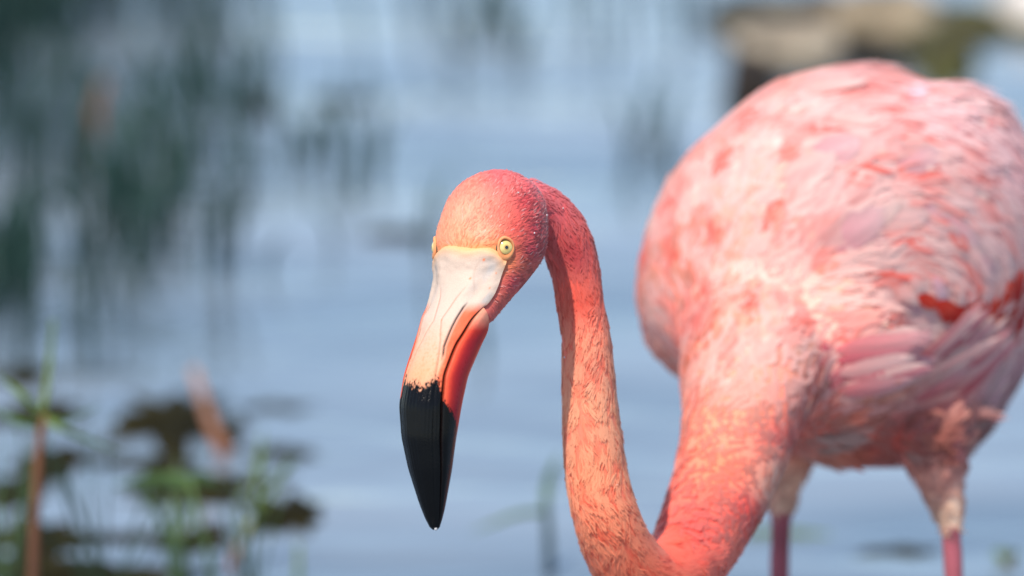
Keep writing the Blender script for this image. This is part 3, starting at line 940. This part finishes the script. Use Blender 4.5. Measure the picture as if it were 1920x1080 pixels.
d1 = 3.92
plant('tall rusty stem with long green blades fanning out, lower left', (50, 1455),
      [([(50, 1470, d1), (62, 1082, d1), (66, 960, d1), (72, 860, d1), (80, 775, d1)], 24, lin((92, 62, 44)), lin((134, 84, 54))), ([(80, 775, d1), (92, 690, d1), (100, 600, d1)], 14, YGREEN, GREEN)],
      [([(80, 785, d1), (40, 740, d1 - .02), (-10, 700, d1)], 15, YGREEN, GREEN), ([(80, 785, d1), (130, 810, d1), (230, 850, d1 + .05)], 15, YGREEN, GREEN),
       ([(78, 800, d1), (30, 790, d1), (-30, 760, d1)], 18, GREEN, GREEN), ([(82, 780, d1), (120, 790, d1), (190, 760, d1)], 13, GREEN, GREEN)])
d2 = wd(960)
plant('slanting brown withered stem leaning over the big dark reflection patch', (420, 856), [([(424, 858, wd(856)), (395, 790, wd(856)), (362, 690, wd(856))], 30, RUST, lin((190, 150, 130)))], [])
plant('thin plant with a yellow node and two pale blades, right of the reflection patches', (430, 1064),
      [([(432, 1066, wd(1064)), (455, 1010, wd(1064)), (480, 968, wd(1064))], 20, lin((150, 84, 84)), YGREEN)],
      [([(480, 970, wd(1064)), (484, 880, wd(1064)), (492, 800, wd(1064))], 14, YGREEN, GREEN), ([(480, 970, wd(1064)), (520, 900, wd(1064)), (555, 850, wd(1064))], 16, YGREEN, GREEN)])
dg = 4.12
plant('pair of bright green stalks with one flat blade across the dark reflection', (352, 1330),
      [([(336, 1345, dg), (330, 1052, dg), (328, 1000, dg), (325, 930, dg)], 15, DGREEN, GREEN), ([(420, 1345, dg), (392, 1050, dg), (376, 990, dg), (355, 900, dg)], 15, DGREEN, GREEN)],
      [([(352, 905, dg), (300, 900, dg), (215, 912, dg)], 36, GREEN, GREEN), ([(352, 905, dg), (380, 898, dg), (420, 912, dg)], 30, GREEN, DGREEN)])
plant('faint lone green shoot beside the bottom edge, left of the bird', (558, 1090), [([(558, 1100, wd(1090)), (560, 1060, wd(1090)), (560, 1020, wd(1090))], 14, GREEN, YGREEN)], [])
dn = wd(1075)
plant('bluish dark stem with green blades just left of the curved neck', (1030, 1078), [([(1030, 1080, dn), (1028, 1010, dn), (1024, 940, dn)], 22, lin((60, 76, 92)), DGREEN)],
      [([(1024, 950, dn), (1030, 900, dn), (1050, 850, dn)], 22, GREEN, GREEN), ([(1024, 960, dn), (970, 965, dn), (880, 1000, dn)], 14, GREEN, YGREEN)])
plant('low green blade floating between the two legs', (1480, 1004), [], [([(1395, 1002, wd(1003)), (1460, 1000, wd(1003)), (1560, 1002, wd(1003))], 22, GREEN, YGREEN)])
plant('small green sprig on the water, lower right of the legs', (1890, 1052), [([(1890, 1056, wd(1056)), (1888, 1045, wd(1056)), (1886, 1034, wd(1056))], 16, BROWN, GREEN)],
      [([(1888, 1050, wd(1056)), (1875, 1040, wd(1056)), (1860, 1038, wd(1056))], 24, GREEN, YGREEN), ([(1888, 1050, wd(1056)), (1900, 1042, wd(1056)), (1915, 1044, wd(1056))], 24, GREEN, OLIVE)])

def tuft(label, px, py, d, n, hpx, spread, seed, c0, c1, w=7):
    r = random.Random(seed)
    base = P(px, py, d)
    z0 = base[2]
    b = np.array([base[0], base[1], 0.0])
    o = root('grass_tuft', tuple(b), label, 'grass tuft', 'grass tufts in the lower left water')
    for k in range(n):
        top = P(px + r.gauss(0, spread), py - hpx * r.uniform(.3, 1.1), d + r.gauss(0, .05)) - b
        root_ = np.array([r.gauss(0, .006), r.gauss(0, .01), -0.02])
        mid = 0.45 * root_ + 0.55 * top + np.array([r.gauss(0, .006), 0, .015])
        v, f, cl = blade([root_, mid, top], w * K * d * r.uniform(.7, 1.4), (c0, c1), r.uniform(-.6, .6))
        link('leaf', mesh_from('leaf', v, f, cl), M_LEAF, o)
tuft('thin grass tuft spreading from the left edge beside the rusty stem', 15, 1000, 4.15, 12, 260, 80, 1, DGREEN, GREEN)
tuft('wispy tuft of dull blades between rusty stem and green stalks', 190, 960, 4.2, 10, 190, 90, 2, DGREEN, DGREEN)
tuft('dark tuft of short blades around the green stalks', 340, 1000, 4.2, 12, 140, 70, 3, DGREEN, GREEN)
tuft('pale sparse tuft around the yellow node', 470, 990, 4.2, 6, 180, 50, 4, DGREEN, GREEN)
# dark plant reflections on the water, built as flat dark patches
def reflect_patch(label, px, py, wx, wy, h, seed, c0=OLIVE, c1=lin((18, 17, 9)), group=None):
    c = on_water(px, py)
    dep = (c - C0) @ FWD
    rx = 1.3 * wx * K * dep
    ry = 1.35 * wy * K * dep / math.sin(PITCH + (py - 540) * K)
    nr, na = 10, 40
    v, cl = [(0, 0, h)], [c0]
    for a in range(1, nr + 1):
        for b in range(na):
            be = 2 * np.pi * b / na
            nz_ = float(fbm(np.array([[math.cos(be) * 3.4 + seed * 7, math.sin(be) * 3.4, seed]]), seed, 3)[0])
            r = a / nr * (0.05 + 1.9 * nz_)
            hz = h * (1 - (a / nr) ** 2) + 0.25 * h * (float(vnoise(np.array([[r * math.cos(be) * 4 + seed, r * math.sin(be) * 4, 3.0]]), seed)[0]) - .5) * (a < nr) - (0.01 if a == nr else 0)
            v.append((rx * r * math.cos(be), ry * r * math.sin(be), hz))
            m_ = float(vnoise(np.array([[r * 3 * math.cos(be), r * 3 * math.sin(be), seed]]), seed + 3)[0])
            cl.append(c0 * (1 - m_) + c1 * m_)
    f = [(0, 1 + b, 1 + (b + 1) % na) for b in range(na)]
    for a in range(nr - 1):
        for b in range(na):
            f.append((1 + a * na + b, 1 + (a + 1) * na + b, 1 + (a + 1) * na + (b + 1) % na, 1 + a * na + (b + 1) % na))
    o = link('reflection_patch', mesh_from('reflection_patch', v, f, np.array(cl)), M_REFLECTION, None, label=label, category='weed patch', group='dark reflections painted as patches on the water')
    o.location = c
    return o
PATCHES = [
    ('largest dark olive reflection patch under the slanting brown stem', 325, 790, 95, 48, .010, 1), ('dark reflection patch just below the largest one, by the green blade', 350, 915, 80, 28, .008, 2),
    ('small pointed dark patch furthest right of the reflection patches', 535, 970, 55, 26, .010, 3), ('flat dark sliver on the water above the yellow node', 520, 852, 58, 10, .004, 4),
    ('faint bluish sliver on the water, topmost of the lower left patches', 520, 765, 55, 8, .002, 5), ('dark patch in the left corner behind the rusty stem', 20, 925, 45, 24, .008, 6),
    ('long dark strip crossing the foot of the rusty stem', 200, 1010, 140, 9, .004, 7), ('broad dark reflection along the bottom left edge', 190, 1082, 190, 22, .008, 8),
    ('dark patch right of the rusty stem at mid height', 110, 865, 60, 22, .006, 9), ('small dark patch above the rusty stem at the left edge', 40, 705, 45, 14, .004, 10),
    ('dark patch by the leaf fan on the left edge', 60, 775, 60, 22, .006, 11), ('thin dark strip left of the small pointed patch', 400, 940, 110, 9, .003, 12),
    ('dark smudge of reflection above the head, left of it', 478, 202, 34, 12, .012, 13), ('fainter smudge right of the dark smudge above the head', 640, 190, 50, 9, .004, 14),
    ('dark ragged reflection in the lower left corner below the rusty stem', 60, 1005, 95, 26, .006, 16), ('narrow dark streak above the green flat blade', 290, 868, 90, 9, .003, 17), ('dark streak low between the two green stalks', 370, 1010, 60, 20, .004, 18), ('dark wisp by the brown slanting stem foot', 450, 900, 40, 10, .003, 19), ('pale dark sliver right of the largest patch', 425, 800, 34, 14, .003, 20),
    ('dark strip under the brown leaning stem, right of the largest patch', 470, 905, 60, 9, .003, 21), ('dark corner reflection touching the bottom left corner', 30, 1060, 60, 16, .006, 22), ('thin dark ripple painted on the water low beside the right leg', 1690, 1035, 60, 8, .002, 23),
    ('dark reflected strip left of the head at eye height', 750, 442, 48, 8, .006, 15)]
for l_, *a in PATCHES: reflect_patch(l_, *a)

# reeds standing in the water beyond the frame's upper left, with their reflections
def reed_clump(label, px, py, n, hpx, spread, seed, cA=DGREEN, cB=lin((60, 84, 60)), wpx=16):
    r = random.Random(seed)
    b = on_water(px, py); dep = (b - C0) @ FWD
    o = root('reed_clump', tuple(b), label, 'reeds', 'reed clumps in the upper left water')
    V, F, Cc, off = [], [], [], 0
    for k in range(n):
        x0, y0 = r.gauss(0, spread * 1.4) * K * dep, r.gauss(0, spread * 8.0) * K * dep
        h = hpx * K * dep * r.uniform(.5, 1.1)
        lx, ly = r.gauss(0, .28) * h, r.gauss(0, .2) * h
        v, f, c_ = blade([(x0, y0, -.02), (x0 + lx * .2, y0 + ly * .2, h * .5), (x0 + lx * .9, y0 + ly, h)], wpx * K * dep * r.uniform(.6, 1.2), (cA, cB * r.uniform(.7, 1.2)), r.uniform(-.6, .6))
        V.append(v); Cc.append(c_); F += [tuple(q + off for q in x) for x in f]; off += len(v)
    link('blades', mesh_from('blades', np.concatenate(V), F, np.concatenate(Cc)), M_LEAF, o, kind='stuff')
TEAL, TEAL2 = lin((24, 46, 44)), lin((46, 76, 66))
for l_, *a_ in [
    ('dense dark reed clump at the far left edge', 10, 60, 75, 420, 50, 1), ('tall dark reeds next in from the left edge', 105, -30, 50, 460, 70, 2),
    ('loose reed clump in the middle of the upper left', 235, -60, 34, 440, 70, 3), ('sparse reeds on the right of the reed group', 365, -60, 22, 400, 60, 4),
    ('short reeds standing at the left edge below the others', 60, 330, 34, 260, 55, 5), ('low reed tuft at the lower end of the reed group', 185, 520, 28, 260, 55, 6),
    ('dark reed stub on the left edge, lowest of the reed group', 5, 530, 50, 180, 25, 8), ('small leaning tuft beside the rust brown stalk', 250, 420, 34, 220, 50, 9),
    ('wispy reeds left of the dark smudge above the head', 420, 270, 30, 230, 60, 10), ('faint reed wisp nearest above the head', 545, 340, 16, 120, 45, 11),
    ('few thin reeds above the bird, top centre', 850, -40, 9, 260, 60, 7), ('faint grass wisp at the top edge, straight above the head', 920, 70, 12, 120, 30, 13), ('faint grass wisp level with the top of the back', 1225, 290, 8, 130, 22, 14), ('faint grass wisp between head and dark smudge', 700, 330, 9, 140, 60, 15),  # thin blades of the wisps added to mimic faint reflection streaks
    ('single loose reed tuft beside the far bank rocks', 1170, 60, 9, 160, 50, 12)]:
    reed_clump(l_, *a_, TEAL, TEAL2, 17)
plant('rust brown stalk standing among the upper left reeds', (172, 300), [([(170, 300, wd(300)), (178, 240, wd(300)), (192, 150, wd(300))], 34, lin((120, 70, 56)), lin((140, 96, 66)))], [])

# rocks of the bank in the upper right
def rock(label, px, py, wx, hgt, dpt, seed, col, colb=None, z=0.0, sq=2.6):
    c = on_water(px, py); dep = (c - C0) @ FWD
    rx, rz, ry = wx * K * dep, hgt * K * dep, dpt
    n1, n2 = 26, 40
    v, cl = [], []
    for a in range(n1 + 1):
        la = -math.pi / 2 + math.pi * a / n1
        for b in range(n2):
            lo_ = 2 * math.pi * b / n2
            q = np.array([math.cos(la) * math.cos(lo_), math.cos(la) * math.sin(lo_), math.sin(la)])
            q = q / (np.abs(q) ** sq).sum() ** (1 / sq)
            nz_ = float(fbm((q * 1.3 + seed * 3.1)[None], seed, 3)[0]) - .5
            q = q * (1 + 0.5 * nz_)
            v.append((q[0] * rx, q[1] * ry, q[2] * rz + z))
            m_ = float(fbm((q * 2.2 + seed)[None], seed + 9, 3)[0])
            m_ = min(1, max(0, (m_ - .35) / .3))
            cl.append(lin(col) * (1 - m_) + lin(colb or col) * m_)
    f = []
    for a in range(n1):
        for b in range(n2):
            f.append((a * n2 + b, a * n2 + (b + 1) % n2, (a + 1) * n2 + (b + 1) % n2, (a + 1) * n2 + b))
    o = link('rock', mesh_from('rock', v, f, np.array(cl)), M_ROCK, None, label=label, category='rock', group='rocks on the far bank')
    o.location = c
    return o
rock('dark brown upright rock left of the bank, under the pale slab', 1412, 208, 50, 115, .10, 1, (48, 34, 22), (34, 26, 18))
rock('long pale limestone slab lying over the dark upright rock', 1472, 112, 108, 30, .12, 2, (160, 148, 128), (92, 80, 64), .022)
rock('dark mossy rock along the top edge behind the pale slab', 1430, 40, 100, 40, .14, 3, (52, 54, 42), (44, 44, 36))
rock('pale beige rock beside the top edge, right of the slab', 1655, 75, 100, 55, .14, 4, (162, 146, 120), (98, 86, 66), .02)
rock('small dark rock beneath the pale beige rock', 1640, 135, 46, 36, .06, 5, (46, 42, 34), (34, 32, 28))
rock('mossy green rock behind the top of the back', 1765, 125, 60, 80, .12, 6, (84, 84, 40), (62, 60, 40))
rock('dark brown rock at the top edge between the beige rock and the mossy one', 1745, 40, 50, 34, .10, 8, (56, 44, 32), (40, 36, 26))
rock('olive mossy rock under the top edge, inside the arched root', 1832, 48, 62, 30, .10, 9, (74, 74, 38), (52, 48, 32))
rock('narrow dark stone wedged between the pale slab and the beige rock', 1578, 78, 26, 50, .06, 10, (58, 50, 38), (40, 38, 30))
rock('low brown rock along the top edge left of the beige rock', 1545, 12, 60, 24, .10, 11, (84, 72, 54), (54, 48, 38))
rock('whitish boulder in the top right corner', 1925, 30, 65, 60, .14, 7, (206, 200, 192), (180, 172, 162))
# arched mossy root
s = spline([(1762, 175, 6.1), (1768, 110, 6.1), (1810, 72, 6.1), (1880, 62, 6.1), (1960, 80, 6.1), (2010, 150, 6.1)], 40)
q = P(s[:, 0], s[:, 1], s[:, 2])
v, f = tube(q, 20 * K * 6.1 * (1 + 0.25 * np.sin(np.arange(40) * .7)), 14)
mm = fbm(v * 18, 5)[:, None]
link('root', mesh_from('root', v, f, lin((66, 50, 34)) * (1 - mm) + lin((88, 92, 44)) * mm), M_ROCK, None, label='arched mossy brown root rising from the water behind the back', category='root')

# drops of water clinging to the back of the head, the neck and the bill tip
m, nt, b = new_mat('water_drop')
b.inputs['Transmission Weight'].default_value = 0.35
b.inputs['Base Color'].default_value = (0.85, 0.82, 0.82, 1)
b.inputs['Roughness'].default_value = 0.02
b.inputs['IOR'].default_value = 1.33
dc = np.where(((reg == 2) & (bpx > 960) & (bpy_ < 560)) | ((reg == 1) & (bpy_ < 1000) & (rng.random(nv) < .12)))[0]
dc = rng.choice(dc, 16)
V, F, off = [], [], 0
cen = [(BV[i] + BN[i] * 0.0009, rng.uniform(.00025, .0005)) for i in dc] + [(head_pt(HP + .2, 991.5, 1.0), 0.0009)]
for c_, r_ in cen:
    for a in range(7):
        la = -math.pi / 2 + math.pi * a / 6
        for q in range(10):
            lo_ = 2 * math.pi * q / 10
            V.append(c_ + r_ * np.array([math.cos(la) * math.cos(lo_), math.cos(la) * math.sin(lo_), math.sin(la) * 1.15]))
    for a in range(6):
        for q in range(10):
            F.append((off + a * 10 + q, off + a * 10 + (q + 1) % 10, off + (a + 1) * 10 + (q + 1) % 10, off + (a + 1) * 10 + q))
    off += 70
link('water_drops', mesh_from('water_drops', np.array(V) - RT, F), m, flam, kind='stuff')
